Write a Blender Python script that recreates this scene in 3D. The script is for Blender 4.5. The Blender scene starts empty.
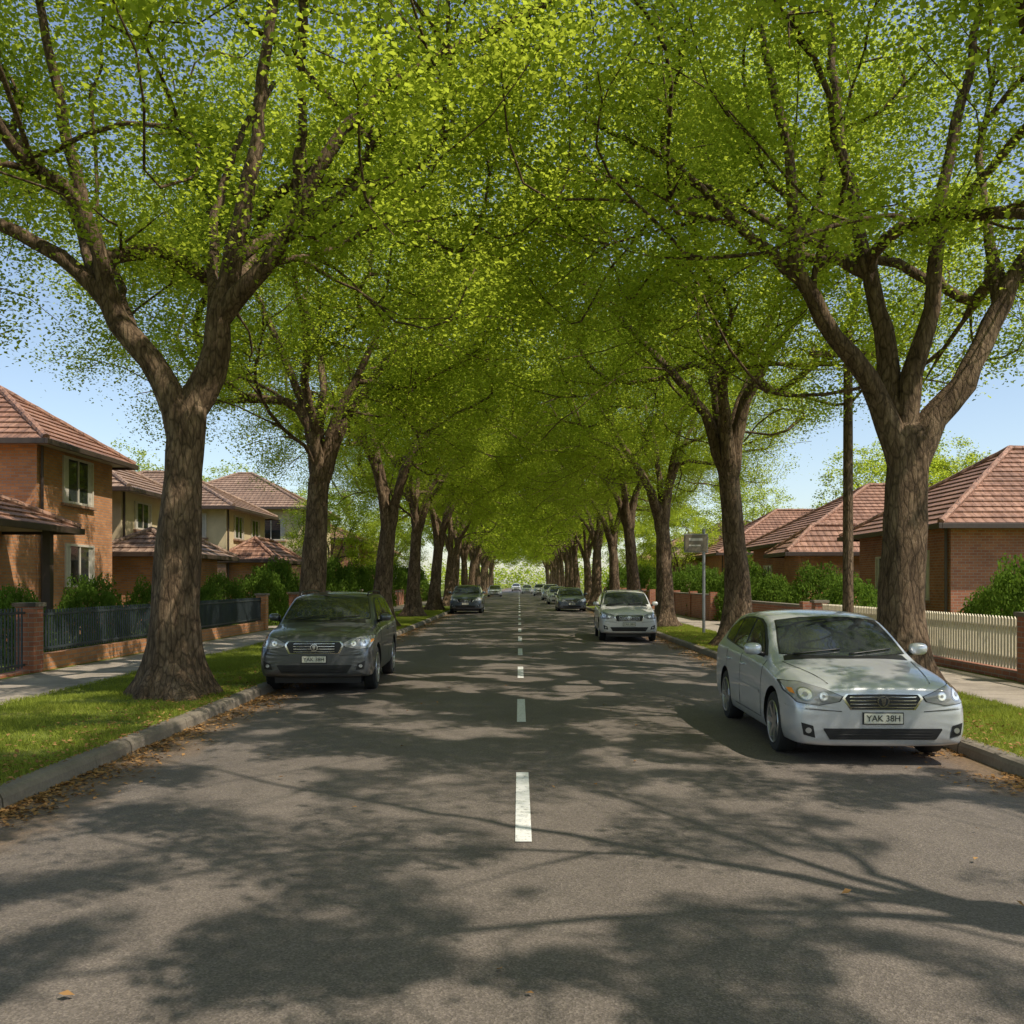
import bpy, math, random, bmesh
import numpy as np
from mathutils import Vector, Matrix, noise
from mathutils.bvhtree import BVHTree
random.seed(5)
R = math.radians
scene = bpy.context.scene
coll = scene.collection
EL = R(55); sd = Vector((.72, -.42)).normalized(); AZ = math.atan2(sd.x, sd.y)
tosun = Vector((sd.x*math.cos(EL), sd.y*math.cos(EL), math.sin(EL)))

# ------------------------------------------------------------ materials
def new_mat(name):
    m = bpy.data.materials.new(name); m.use_nodes = True
    nt = m.node_tree; nt.nodes.clear()
    out = nt.nodes.new('ShaderNodeOutputMaterial')
    return m, nt, out
def N(nt, t): return nt.nodes.new(t)
def c4(c): return (c[0], c[1], c[2], 1)
def ramp(nt, fac, stops):
    r = nt.nodes.new('ShaderNodeValToRGB')
    el = r.color_ramp.elements
    while len(el) < len(stops): el.new(0.5)
    for e, (p, c) in zip(el, stops):
        e.position = p; e.color = c4(c) if not isinstance(c, (int, float)) else (c, c, c, 1)
    nt.links.new(fac, r.inputs[0]); return r.outputs[0]
def noise_n(nt, vec, scale, detail=4, rough=.6):
    n = nt.nodes.new('ShaderNodeTexNoise')
    n.inputs['Scale'].default_value = scale; n.inputs['Detail'].default_value = detail
    n.inputs['Roughness'].default_value = rough
    if vec is not None: nt.links.new(vec, n.inputs['Vector'])
    return n.outputs['Fac']
def mixc(nt, fac, a, b, mode='MIX'):
    m = nt.nodes.new('ShaderNodeMix'); m.data_type = 'RGBA'; m.blend_type = mode
    for idx, v in ((0, fac), (6, a), (7, b)):
        if hasattr(v, 'links'): nt.links.new(v, m.inputs[idx])
        elif isinstance(v, (int, float)): m.inputs[idx].default_value = v
        else: m.inputs[idx].default_value = c4(v)
    return m.outputs[2]
def math_n(nt, op, a, b=0.0, clamp=False):
    m = nt.nodes.new('ShaderNodeMath'); m.operation = op; m.use_clamp = clamp
    for i, v in enumerate((a, b)):
        if hasattr(v, 'links'): nt.links.new(v, m.inputs[i])
        else: m.inputs[i].default_value = v
    return m.outputs[0]
def bump(nt, h, strength=.5, dist=.02):
    b = nt.nodes.new('ShaderNodeBump'); b.inputs['Strength'].default_value = strength
    b.inputs['Distance'].default_value = dist; nt.links.new(h, b.inputs['Height']); return b.outputs[0]
def mapping(nt, vec, scale):
    m = nt.nodes.new('ShaderNodeMapping'); m.inputs['Scale'].default_value = scale
    nt.links.new(vec, m.inputs['Vector']); return m.outputs[0]
def principled(nt, out, col, rough=.6, metal=0., normal=None, coat=0., spec=.5):
    p = nt.nodes.new('ShaderNodeBsdfPrincipled')
    if hasattr(col, 'links'): nt.links.new(col, p.inputs['Base Color'])
    else: p.inputs['Base Color'].default_value = c4(col)
    if hasattr(rough, 'links'): nt.links.new(rough, p.inputs['Roughness'])
    else: p.inputs['Roughness'].default_value = rough
    p.inputs['Metallic'].default_value = metal
    p.inputs['Coat Weight'].default_value = coat
    p.inputs['Coat Roughness'].default_value = .03
    p.inputs['Specular IOR Level'].default_value = spec
    if normal is not None: nt.links.new(normal, p.inputs['Normal'])
    nt.links.new(p.outputs[0], out.inputs[0]); return p
def simple(name, col, rough=.5, metal=0., coat=0., var=.12, vs=6., spec=.5):
    m, nt, out = new_mat(name)
    tc = nt.nodes.new('ShaderNodeTexCoord')
    f = noise_n(nt, tc.outputs['Object'], vs, 4)
    dark = [c*(1-var) for c in col]; lite = [min(1, c*(1+var)) for c in col]
    principled(nt, out, ramp(nt, f, [(.3, dark), (.7, lite)]), rough, metal, None, coat, spec)
    return m
def geo_pos(nt): return nt.nodes.new('ShaderNodeNewGeometry').outputs['Position']

def mat_asphalt():
    m, nt, out = new_mat('asphalt'); P = geo_pos(nt)
    big = noise_n(nt, P, .35, 5); mid = noise_n(nt, P, 3., 5); fine = noise_n(nt, P, 70., 3, .7)
    vor = N(nt, 'ShaderNodeTexVoronoi'); vor.inputs['Scale'].default_value = 110; nt.links.new(P, vor.inputs['Vector'])
    a = ramp(nt, big, [(.3, (.126, .104, .09)), (.7, (.175, .146, .125))])
    a = mixc(nt, .5, a, ramp(nt, mid, [(.3, (.12, .10, .087)), (.7, (.185, .154, .132))]))
    sp = ramp(nt, vor.outputs['Color'], [(.1, .55), (.6, 1.0), (.95, 1.6)])
    a = mixc(nt, .8, a, sp, 'MULTIPLY')
    st = noise_n(nt, mapping(nt, P, (1.2, .05, 1)), 1.0, 4)
    a = mixc(nt, .6, a, ramp(nt, st, [(.3, .8), (.7, 1.2)]), 'MULTIPLY')
    v2 = N(nt, 'ShaderNodeTexVoronoi'); v2.feature = 'DISTANCE_TO_EDGE'; v2.inputs['Scale'].default_value = .55
    nv = N(nt, 'ShaderNodeTexNoise'); nv.inputs['Scale'].default_value = 1.6; nv.inputs['Detail'].default_value = 6
    nt.links.new(P, nv.inputs['Vector'])
    va = N(nt, 'ShaderNodeVectorMath'); va.operation = 'ADD'; nt.links.new(P, va.inputs[0]); nt.links.new(nv.outputs['Color'], va.inputs[1])
    nt.links.new(va.outputs[0], v2.inputs['Vector'])
    cr = ramp(nt, v2.outputs['Distance'], [(0, 1.), (.006, 0.)])
    msk = ramp(nt, noise_n(nt, P, .22, 2), [(.52, 0.), (.6, 1.)])
    crm = math_n(nt, 'MULTIPLY', cr, msk)
    a = mixc(nt, math_n(nt, 'MULTIPLY', crm, .55), a, (.045, .04, .036))
    sx = N(nt, 'ShaderNodeSeparateXYZ'); nt.links.new(P, sx.inputs[0])
    d = math_n(nt, 'ABSOLUTE', math_n(nt, 'SUBTRACT', sx.outputs[0], .27))
    d = math_n(nt, 'ADD', d, math_n(nt, 'MULTIPLY', noise_n(nt, P, 2.5, 5), .9))
    dm = ramp(nt, math_n(nt, 'SUBTRACT', d, 3.95), [(.0, 0.), (.5, .85)])
    a = mixc(nt, dm, a, ramp(nt, noise_n(nt, P, 25, 4), [(.3, (.09, .058, .032)), (.7, (.24, .155, .09))]))
    h = math_n(nt, 'ADD', fine, math_n(nt, 'MULTIPLY', vor.outputs['Distance'], .8))
    principled(nt, out, a, .65, 0, bump(nt, h, .55, .006), spec=.3); return m
def mat_paint():
    m, nt, out = new_mat('road_paint'); P = geo_pos(nt)
    w = noise_n(nt, P, 28, 6, .75)
    col = ramp(nt, w, [(.34, (.25, .24, .21)), (.44, (.70, .69, .66)), (.8, (.82, .81, .78))])
    principled(nt, out, col, .55, 0, bump(nt, w, .3, .004)); return m
def mat_concrete(name, base, tiles=None):
    m, nt, out = new_mat(name); P = geo_pos(nt)
    a = noise_n(nt, P, 1.3, 6); b = noise_n(nt, P, 30, 4)
    k = lambda s: [c*s for c in base]
    col = ramp(nt, a, [(.3, k(.62)), (.55, k(1.)), (.75, k(1.2))])
    col = mixc(nt, .5, col, ramp(nt, b, [(.3, .65), (.7, 1.25)]), 'MULTIPLY')
    if tiles:
        br = N(nt, 'ShaderNodeTexBrick'); br.offset = 0; br.inputs['Scale'].default_value = 1
        br.inputs['Brick Width'].default_value = tiles[0]; br.inputs['Row Height'].default_value = tiles[1]
        br.inputs['Mortar Size'].default_value = .012
        br.inputs['Color1'].default_value = (1, 1, 1, 1); br.inputs['Color2'].default_value = (.85, .85, .85, 1); br.inputs['Mortar'].default_value = (.25, .23, .2, 1)
        nt.links.new(P, br.inputs['Vector']); col = mixc(nt, 1., col, br.outputs['Color'], 'MULTIPLY')
    principled(nt, out, col, .85, 0, bump(nt, b, .5, .01)); return m
def mat_brick(name, c1, c2, mortar=(.3, .26, .22)):
    m, nt, out = new_mat(name); uv = nt.nodes.new('ShaderNodeTexCoord').outputs['UV']
    br = N(nt, 'ShaderNodeTexBrick'); br.inputs['Scale'].default_value = 1
    br.inputs['Brick Width'].default_value = .24; br.inputs['Row Height'].default_value = .086
    br.inputs['Mortar Size'].default_value = .009; br.inputs['Mortar Smooth'].default_value = .2
    br.inputs['Color1'].default_value = c4(c1); br.inputs['Color2'].default_value = c4(c2); br.inputs['Mortar'].default_value = c4(mortar)
    nt.links.new(uv, br.inputs['Vector'])
    f = noise_n(nt, uv, 1.1, 5); g = noise_n(nt, uv, 40, 3)
    col = mixc(nt, .7, br.outputs['Color'], ramp(nt, f, [(.3, .7), (.7, 1.2)]), 'MULTIPLY')
    col = mixc(nt, .5, col, ramp(nt, g, [(.3, .7), (.7, 1.25)]), 'MULTIPLY')
    h = math_n(nt, 'SUBTRACT', math_n(nt, 'MULTIPLY', g, .3), br.outputs['Fac'])
    principled(nt, out, col, .85, 0, bump(nt, h, .6, .01)); return m
def mat_tiles(name, c1, c2):
    m, nt, out = new_mat(name); uv = nt.nodes.new('ShaderNodeTexCoord').outputs['UV']
    w = N(nt, 'ShaderNodeTexWave'); w.bands_direction = 'X'; w.inputs['Scale'].default_value = 1.05
    nt.links.new(uv, w.inputs['Vector'])
    br = N(nt, 'ShaderNodeTexBrick'); br.inputs['Scale'].default_value = 1
    br.inputs['Brick Width'].default_value = .3; br.inputs['Row Height'].default_value = .36; br.inputs['Mortar Size'].default_value = .012
    br.inputs['Color1'].default_value = c4(c1); br.inputs['Color2'].default_value = c4(c2); br.inputs['Mortar'].default_value = c4([c*.35 for c in c1])
    nt.links.new(uv, br.inputs['Vector'])
    f = noise_n(nt, uv, .8, 6); g = noise_n(nt, uv, 12, 4)
    col = mixc(nt, .8, br.outputs['Color'], ramp(nt, f, [(.3, .55), (.7, 1.3)]), 'MULTIPLY')
    col = mixc(nt, .6, col, ramp(nt, g, [(.3, .6), (.7, 1.3)]), 'MULTIPLY')
    principled(nt, out, col, .7, 0, bump(nt, w.outputs['Fac'], .7, .04)); return m
def mat_bark():
    m, nt, out = new_mat('bark'); tc = nt.nodes.new('ShaderNodeTexCoord').outputs['Object']
    mp = mapping(nt, tc, (1, 1, .28))
    a = noise_n(nt, mp, 9, 8, .7); b = noise_n(nt, mp, 34, 5, .7); big = noise_n(nt, tc, .9, 4)
    v = N(nt, 'ShaderNodeTexVoronoi'); v.feature = 'DISTANCE_TO_EDGE'; v.inputs['Scale'].default_value = 13
    nt.links.new(mp, v.inputs['Vector'])
    col = ramp(nt, a, [(.3, (.065, .044, .028)), (.5, (.165, .115, .075)), (.7, (.33, .245, .165))])
    col = mixc(nt, .6, col, ramp(nt, b, [(.3, .5), (.7, 1.35)]), 'MULTIPLY')
    col = mixc(nt, .7, col, ramp(nt, big, [(.3, (.75, .68, .6)), (.7, (1.15, 1.1, 1.05))]), 'MULTIPLY')
    col = mixc(nt, .8, col, ramp(nt, v.outputs['Distance'], [(0., .35), (.12, 1.05)]), 'MULTIPLY')
    h = math_n(nt, 'ADD', math_n(nt, 'MULTIPLY', a, 1.2), math_n(nt, 'ADD', math_n(nt, 'MULTIPLY', b, .4), math_n(nt, 'MINIMUM', v.outputs['Distance'], .15)))
    principled(nt, out, col, .9, 0, bump(nt, h, 1., .06), spec=.2); return m
def mat_leaf(name, dk, lt, tr, tfac=.5, rv=.6):
    m, nt, out = new_mat(name)
    at = N(nt, 'ShaderNodeAttribute'); at.attribute_name = 'rnd'
    P = geo_pos(nt)
    cl = noise_n(nt, P, .55, 3)
    f = math_n(nt, 'ADD', math_n(nt, 'MULTIPLY', at.outputs['Fac'], rv), math_n(nt, 'MULTIPLY', math_n(nt, 'SUBTRACT', cl, .3+(rv-.6)*.3), 1.3), True)
    col = mixc(nt, f, dk, lt)
    tcol = mixc(nt, f, [c*.6 for c in tr], tr)
    d = N(nt, 'ShaderNodeBsdfDiffuse'); nt.links.new(col, d.inputs[0])
    t = N(nt, 'ShaderNodeBsdfTranslucent'); nt.links.new(tcol, t.inputs[0])
    mx = N(nt, 'ShaderNodeMixShader'); mx.inputs[0].default_value = tfac
    nt.links.new(d.outputs[0], mx.inputs[1]); nt.links.new(t.outputs[0], mx.inputs[2])
    nt.links.new(mx.outputs[0], out.inputs[0]); return m
def mat_ground():
    m, nt, out = new_mat('lawn_ground'); P = geo_pos(nt)
    a = noise_n(nt, P, .7, 6); b = noise_n(nt, P, 22, 5, .7)
    col = ramp(nt, a, [(.3, (.10, .125, .024)), (.55, (.16, .19, .034)), (.75, (.23, .19, .08))])
    col = mixc(nt, .7, col, ramp(nt, b, [(.3, .5), (.7, 1.4)]), 'MULTIPLY')
    principled(nt, out, col, .95, 0, bump(nt, b, .8, .03), spec=.1); return m
def mat_glass():
    m, nt, out = new_mat('window_glass'); P = geo_pos(nt)
    f = noise_n(nt, P, .7, 2)
    principled(nt, out, ramp(nt, f, [(.4, (.012, .016, .018)), (.6, (.035, .04, .042))]), .04, 0, None, 0, .8); return m
def mat_carpaint(name, col, metal=.55, rough=.28, coat=.7):
    m, nt, out = new_mat(name); P = nt.nodes.new('ShaderNodeTexCoord').outputs['Object']
    f = noise_n(nt, P, 400, 2); d = noise_n(nt, P, 3, 5)
    c = ramp(nt, f, [(.3, [x*.85 for x in col]), (.7, [min(1, x*1.12) for x in col])])
    sz = N(nt, 'ShaderNodeSeparateXYZ'); nt.links.new(P, sz.inputs[0])
    dirt = ramp(nt, math_n(nt, 'ADD', sz.outputs[2], math_n(nt, 'MULTIPLY', d, .35)), [(.35, .35), (.62, 0.)])
    c = mixc(nt, dirt, c, (.13, .11, .09))
    principled(nt, out, c, rough, metal, None, coat); return m

M = dict(
 asphalt=mat_asphalt(), paint=mat_paint(), kerb=mat_concrete('kerb_concrete', (.21, .175, .135), (1e3, 2.4)),
 path=mat_concrete('footpath_concrete', (.38, .32, .26), (50, 1.5)), bark=mat_bark(), ground=mat_ground(),
 leaf=mat_leaf('leaf', (.08, .13, .014), (.23, .30, .035), (.72, .84, .08), .57, .35),
 shrub=mat_leaf('shrub_leaf', (.05, .09, .015), (.14, .22, .035), (.24, .38, .04), .35),
 grassb=mat_leaf('grass_blade', (.13, .17, .028), (.32, .36, .06), (.45, .5, .07), .4),
 litter=mat_leaf('dry_leaf', (.16, .08, .035), (.48, .28, .12), (.3, .16, .05), .2),
 brick=mat_brick('orange_brick', (.60, .27, .11), (.46, .19, .075)),
 brick2=mat_brick('red_brick', (.40, .15, .075), (.30, .10, .055), (.3, .24, .2)),
 brick3=mat_brick('brown_brick', (.38, .21, .12), (.29, .15, .09)),
 render=simple('cream_render', (.62, .50, .31), .85, vs=1.5), tile=mat_tiles('terracotta_tiles', (.27, .135, .085), (.37, .20, .13)),
 tile2=mat_tiles('brown_tiles', (.27, .17, .12), (.35, .235, .165)), trim=simple('cream_trim', (.55, .5, .42), .6),
 dtrim=simple('dark_trim', (.06, .04, .03), .5), glass=mat_glass(), black=simple('black_iron', (.035, .045, .05), .45),
 cream=simple('cream_picket', (.68, .58, .42), .6, vs=9), rubber=simple('tyre_rubber', (.018, .018, .018), .8), plastic=simple('black_plastic', (.012, .012, .013), .4),
 chrome=simple('chrome', (.7, .7, .7), .12, 1.), alloy=simple('alloy', (.5, .5, .51), .3, .9), lamp=simple('headlamp_lens', (.24, .245, .25), .06, .0, 1.),
 lampin=simple('headlamp_reflector', (.85, .85, .83), .12, .5, 1.), plate=simple('plate_white', (.62, .6, .5), .5, var=.03), curtain=simple('curtain', (.5, .46, .4), .9),
 signm=simple('sign_face', (.16, .13, .09), .5), amber=simple('amber_lens', (.6, .2, .03), .2, 0, 1.), steel=simple('galvanised_steel', (.3, .3, .29), .5, .6))

# ------------------------------------------------------------ mesh helpers
def link(o, parent=None):
    coll.objects.link(o)
    if parent is not None: o.parent = parent
    return o
def empty(name, loc=(0, 0, 0)):
    e = bpy.data.objects.new(name, None); e.location = loc; e.empty_display_size = .2; coll.objects.link(e); return e
def auto_uv(me):
    uvl = me.uv_layers.new(name='UVMap'); up = Vector((0, 0, 1))
    for p in me.polygons:
        n = p.normal
        t = up.cross(n)
        t = Vector((1, 0, 0)) if t.length < .05 else t.normalized()
        b = n.cross(t)
        for li in p.loop_indices:
            co = me.vertices[me.loops[li].vertex_index].co
            uvl.data[li].uv = (co.dot(t), co.dot(b))
class MB:
    def __init__(s): s.v = []; s.f = []; s.m = []; s.mats = []
    def mi(s, mat):
        if mat not in s.mats: s.mats.append(mat)
        return s.mats.index(mat)
    def poly(s, pts, mat):
        k = len(s.v); s.v += [tuple(p) for p in pts]; s.f.append(tuple(range(k, k+len(pts)))); s.m.append(s.mi(mat))
    def box(s, x0, x1, y0, y1, z0, z1, mat, ch=0):
        if x0 > x1: x0, x1 = x1, x0
        if y0 > y1: y0, y1 = y1, y0
        k = len(s.v)
        s.v += [(x0, y0, z0), (x1, y0, z0), (x1, y1, z0), (x0, y1, z0), (x0, y0, z1), (x1, y0, z1), (x1, y1, z1), (x0, y1, z1)]
        for f in ((0, 3, 2, 1), (4, 5, 6, 7), (0, 1, 5, 4), (1, 2, 6, 5), (2, 3, 7, 6), (3, 0, 4, 7)):
            s.f.append(tuple(k+i for i in f)); s.m.append(s.mi(mat))
    def tube(s, pts, rad, mat, n=8, cap=True):
        pts = [Vector(p) for p in pts]
        if not hasattr(rad, '__len__'): rad = [rad]*len(pts)
        k0 = len(s.v); t = (pts[1]-pts[0]).normalized()
        u = t.orthogonal().normalized()
        for i, p in enumerate(pts):
            a = pts[min(i+1, len(pts)-1)]-pts[max(i-1, 0)]; a.normalize()
            u = (u-a*u.dot(a)).normalized(); w = a.cross(u)
            for j in range(n):
                an = 2*math.pi*j/n
                s.v.append(tuple(p+(u*math.cos(an)+w*math.sin(an))*rad[i]))
        mi = s.mi(mat)
        for i in range(len(pts)-1):
            for j in range(n):
                a = k0+i*n+j; b = k0+i*n+(j+1) % n
                s.f.append((a, b, b+n, a+n)); s.m.append(mi)
        if cap:
            s.f.append(tuple(k0+j for j in range(n))[::-1]); s.m.append(mi)
            e = k0+(len(pts)-1)*n; s.f.append(tuple(e+j for j in range(n))); s.m.append(mi)
    def build(s, name, parent=None, smooth=False, uv=False, loc=None, bevel=0):
        me = bpy.data.meshes.new(name); me.from_pydata(s.v, [], s.f)
        for m in s.mats: me.materials.append(m)
        me.polygons.foreach_set('material_index', s.m)
        if smooth: me.polygons.foreach_set('use_smooth', [True]*len(s.f))
        me.update()
        if uv: auto_uv(me)
        o = bpy.data.objects.new(name, me)
        if loc: o.location = loc
        link(o, parent)
        if bevel:
            b = o.modifiers.new('b', 'BEVEL'); b.width = bevel; b.segments = 2; b.limit_method = 'ANGLE'
        return o

def np_mesh(name, verts, faces4, mat, attr=None):
    me = bpy.data.meshes.new(name)
    nv, nf = len(verts), len(faces4)
    k = faces4.shape[1]
    me.vertices.add(nv); me.vertices.foreach_set('co', verts.astype(np.float32).ravel())
    me.loops.add(nf*k); me.loops.foreach_set('vertex_index', faces4.astype(np.int32).ravel())
    me.polygons.add(nf)
    me.polygons.foreach_set('loop_start', np.arange(0, nf*k, k, dtype=np.int32))
    try: me.polygons.foreach_set('loop_total', np.full(nf, k, dtype=np.int32))
    except Exception: pass
    me.update(calc_edges=True)
    if attr is not None:
        a = me.attributes.new('rnd', 'FLOAT', 'POINT'); a.data.foreach_set('value', attr.astype(np.float32))
    me.materials.append(mat); return me

def leaf_mesh(name, centers, mat, size, rng, up=1.0, ratio=.6):
    n = len(centers)
    nrm = rng.normal(0, .5, (n, 3)); nrm[:, 2] += up; nrm /= np.linalg.norm(nrm, axis=1)[:, None]+1e-9
    d = rng.normal(0, 1, (n, 3)); d -= nrm*(d*nrm).sum(1)[:, None]; d /= np.linalg.norm(d, axis=1)[:, None]+1e-9
    w = np.cross(nrm, d)
    L = size*rng.uniform(.6, 1.25, n)[:, None]; W = L*ratio*.5
    v = np.empty((n, 4, 3))
    v[:, 0] = centers-d*L*.5; v[:, 1] = centers-d*L*.05+w*W+nrm*L*.07; v[:, 2] = centers+d*L*.5-nrm*L*.08; v[:, 3] = centers-d*L*.05-w*W+nrm*L*.07
    f = np.arange(n*4).reshape(n, 4)
    r = np.repeat(rng.uniform(0, 1, n), 4)
    return np_mesh(name, v.reshape(-1, 3), f, mat, r)

GRID = np.random.default_rng(77).uniform(0, 1, (128, 128))
def vnoise(u, v):
    iu = np.floor(u).astype(int); iv = np.floor(v).astype(int); fu = u-iu; fv = v-iv
    fu = fu*fu*(3-2*fu); fv = fv*fv*(3-2*fv)
    g = lambda a, b: GRID[a % 128, b % 128]
    return (g(iu, iv)*(1-fu)+g(iu+1, iv)*fu)*(1-fv)+(g(iu, iv+1)*(1-fu)+g(iu+1, iv+1)*fu)*fv

# ------------------------------------------------------------ trees
def catmull(pts, step=.45):
    P = [Vector(p) for p in pts]; P = [P[0]*2-P[1]]+P+[P[-1]*2-P[-2]]; out = []
    for i in range(1, len(P)-2):
        a, b, c, d = P[i-1:i+3]; n = max(1, int((c-b).length/step))
        for k in range(n):
            t = k/n
            out.append(.5*((2*b)+(c-a)*t+(2*a-5*b+4*c-d)*t*t+(3*b-a-3*c+d)*t**3))
    out.append(P[-2]); return out

def make_tree(name, seed, limbs=None, fork=(.15, 0, 4.0), tr=.36, center=(.35, 0, 9.4), rad=(6.0, 6.0, 5.2), n_attr=640, lpc=560, leafsize=.072, lscale=1., sig=.42, lod=0, gap=-.28, rotz=0., thin=.455, ns_=(1.25, 3.1)):
    rng = np.random.default_rng(seed); rnd = random.Random(seed)
    pos = []; par = []; rmin = []; tan = []; chains = []
    def add(p, pa, r, t):
        pos.append(np.array(p, float)); par.append(pa); rmin.append(r); tan.append(np.array(t, float)/(np.linalg.norm(t)+1e-9)); return len(pos)-1
    f = Vector(fork)
    tp = catmull([(0, 0, -.25), (f.x*.1, 0, f.z*.35), (f.x*.55, f.y*.5, f.z*.72), tuple(f)], .22)
    ch = []; prev = -1
    for i, p in enumerate(tp):
        t = i/(len(tp)-1)
        zz = max(p.z, 0)
        r = tr*(1.0-.22*t) + tr*math.exp(-zz/.28)*.75 + .09*math.exp(-zz/1.1)
        q = tp[min(i+1, len(tp)-1)]-tp[max(i-1, 0)]
        prev = add(p, prev, r, q); ch.append(prev)
    chains.append(ch); fk = prev; trunk_n = len(pos)
    if limbs is None:
        limbs = []; nl = rnd.choice([4, 5, 5]); a0 = rnd.uniform(0, 6.28)
        for i in range(nl):
            az = a0+i*2*math.pi/nl+rnd.uniform(-.35, .35)
            Rm = rnd.uniform(2.2, 4.2)*(1.15 if math.cos(az) > .2 else .95); Hh = rnd.uniform(6.0, 7.8)-Rm*.25
            pts = []; ex = rnd.uniform(1.1, 1.5); sp = rnd.uniform(-.25, .25)
            for k in range(1, 6):
                t = k/5; rr_ = Rm*(t**ex); z = f.z+Hh*t**.92
                aa = az+sp*t+rnd.uniform(-.07, .07)
                pts.append((f.x+rr_*math.cos(aa), f.y+rr_*math.sin(aa), z+rnd.uniform(-.1, .1)))
            limbs.append((None, pts, rnd.uniform(.17, .23), .07))
    for (start, pts, r0, r1) in limbs:
        if start is None: s = fk-rnd.choice([0, 1, 1, 2])
        else:
            sp = np.array(start); s = int(np.argmin([np.linalg.norm(p-sp) for p in pos]))
        cp = catmull([tuple(pos[s])]+list(pts), .3); ch = [s]; prev = s; n = len(cp)-1; dd = 0
        for i in range(1, len(cp)):
            t = i/n; dd += (cp[i]-cp[i-1]).length
            p = cp[i]+Vector((rnd.gauss(0, .018), rnd.gauss(0, .018), rnd.gauss(0, .015)))
            r = r0*.82*(1-t)**1.25+r1*.7*t**.8 + (.09*math.exp(-dd/.7) if start is None else .03*math.exp(-dd/.4))
            prev = add(p, prev, r*lscale, cp[i]-cp[i-1]); ch.append(prev)
        chains.append(ch)
    C = np.array(center); RD = np.array(rad); att = []
    off = Vector((seed*7.3, seed*3.1, 0)); tries = 0
    while len(att) < n_attr and tries < 60000:
        tries += 1
        d = rng.normal(0, 1, 3); d /= np.linalg.norm(d); k = rng.uniform(.22, 1)**.5
        hs_ = 1+.34*max(0, -d[2])
        p = C+d*RD*k*np.array([hs_, hs_, 1])*(1+.13*noise.noise(Vector(d*2.2)+off))
        h = math.hypot(p[0], p[1])
        if p[2] < 4.5+.3*rnd.random(): continue
        if h < 3.0 and p[2] < 6.7-.3*h: continue
        if p[2] < 5.6 and h < 4.2 and rnd.random() < .6: continue
        if noise.noise(Vector(p)*.5+off) < gap: continue
        att.append(p)
    att.sort(key=lambda p: np.linalg.norm(p-np.array(fork)))
    tips = []
    for p in att:
        PP = np.array(pos[trunk_n:]); TT = np.array(tan[trunk_n:])
        dv = p-PP; dist = np.linalg.norm(dv, axis=1)+1e-6
        cs = (dv*TT).sum(1)/dist
        cost = dist*(1+1.3*(1-cs)); cost[dist < .25] = 1e6
        s = int(np.argmin(cost)); L = dist[s]; s += trunk_n
        p0 = pos[s]; c1 = p0+tan[s]*L*.42+np.array([0, 0, .06*L]); n = max(2, int(L/.45))
        ch = [s]; prev = s; last = p0
        for i in range(1, n+1):
            t = i/n; q = (1-t)**2*p0+2*t*(1-t)*c1+t*t*p
            if i < n: q = q+rng.normal(0, .03*min(1, L), 3)
            prev = add(q, prev, 0, q-last); last = q; ch.append(prev)
        chains.append(ch); tips.append(prev)
    cnt = np.zeros(len(pos))
    for t in tips: cnt[t] += 1
    for i in range(len(pos)-1, 0, -1): cnt[par[i]] += cnt[i]
    rr = np.array([max(rmin[i], .0080*cnt[i]**.5*lscale) for i in range(len(pos))])
    rr[:trunk_n] = np.array(rmin[:trunk_n])
    V = []; F = []; k = 0
    for ci, ch in enumerate(chains):
        pts = np.array([pos[i] for i in ch]); r = np.array([rr[i] for i in ch])
        if ci > 0: r[0] = min(r[1]*1.22, r[0]*.95)
        if lod and ci > 0 and r[1] < .012: continue
        if ci == 0:
            e_ = pts[-1]; pts = np.vstack([pts, e_+[0, 0, .10], e_+[0, 0, .18], e_+[0, 0, .23]]); r = np.append(r, [r[-1]*.85, r[-1]*.55, .02])
        ns = 28 if ci == 0 else (14 if r[1] > .1 else (7 if r[1] > .03 else 4))
        T = np.gradient(pts, axis=0)
        T /= np.linalg.norm(T, axis=1)[:, None]+1e-9
        u = np.array([1., 0, 0]) if abs(T[0][0]) < .9 else np.array([0, 1., 0])
        ang = np.arange(ns)*2*np.pi/ns
        for i in range(len(pts)):
            u = u-T[i]*u.dot(T[i]); u /= np.linalg.norm(u); w = np.cross(T[i], u)
            rad_ = np.full(ns, r[i])
            if ns >= 14:
                for j in range(ns):
                    q = pts[i]+(u*math.cos(ang[j])+w*math.sin(ang[j]))*r[i]
                    rad_[j] *= 1+.13*noise.noise(Vector((q[0]*3.2, q[1]*3.2, q[2]*1.1))+off)+.05*noise.noise(Vector((q[0]*9, q[1]*9, q[2]*3)))
            if ci == 0:
                z = max(pts[i][2], 0); fl = math.exp(-z/.45)
                rad_ *= 1+fl*.30*(np.cos(ang*5+seed)+.6*np.cos(ang*3+seed*2.))*.6 + .05*np.cos(ang*4+seed*1.7+z*.4)
            V.append(pts[i]+(np.outer(np.cos(ang)*rad_, u)+np.outer(np.sin(ang)*rad_, w)))
            if i:
                a = k+np.arange(ns); b = k+(np.arange(ns)+1) % ns
                F.append(np.stack([a-ns, b-ns, b, a], 1))
            k += ns
    wood = np_mesh(name+'_wood', np.vstack(V), np.vstack(F), M['bark'])
    wood.polygons.foreach_set('use_smooth', [True]*len(wood.polygons))
    tp = np.array([pos[t] for t in tips]); pp = np.array([pos[par[t]] for t in tips])
    n = len(tp); per = rng.integers(int(lpc*.6), int(lpc*1.4), n)
    idx = np.repeat(np.arange(n), per); m = len(idx)
    mixf = rng.uniform(-.25, .8, m)[:, None]
    c = tp[idx]*(1-mixf)+pp[idx]*mixf
    c += rng.normal(0, 1, (m, 3))*np.array([sig, sig, sig*.48])
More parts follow.
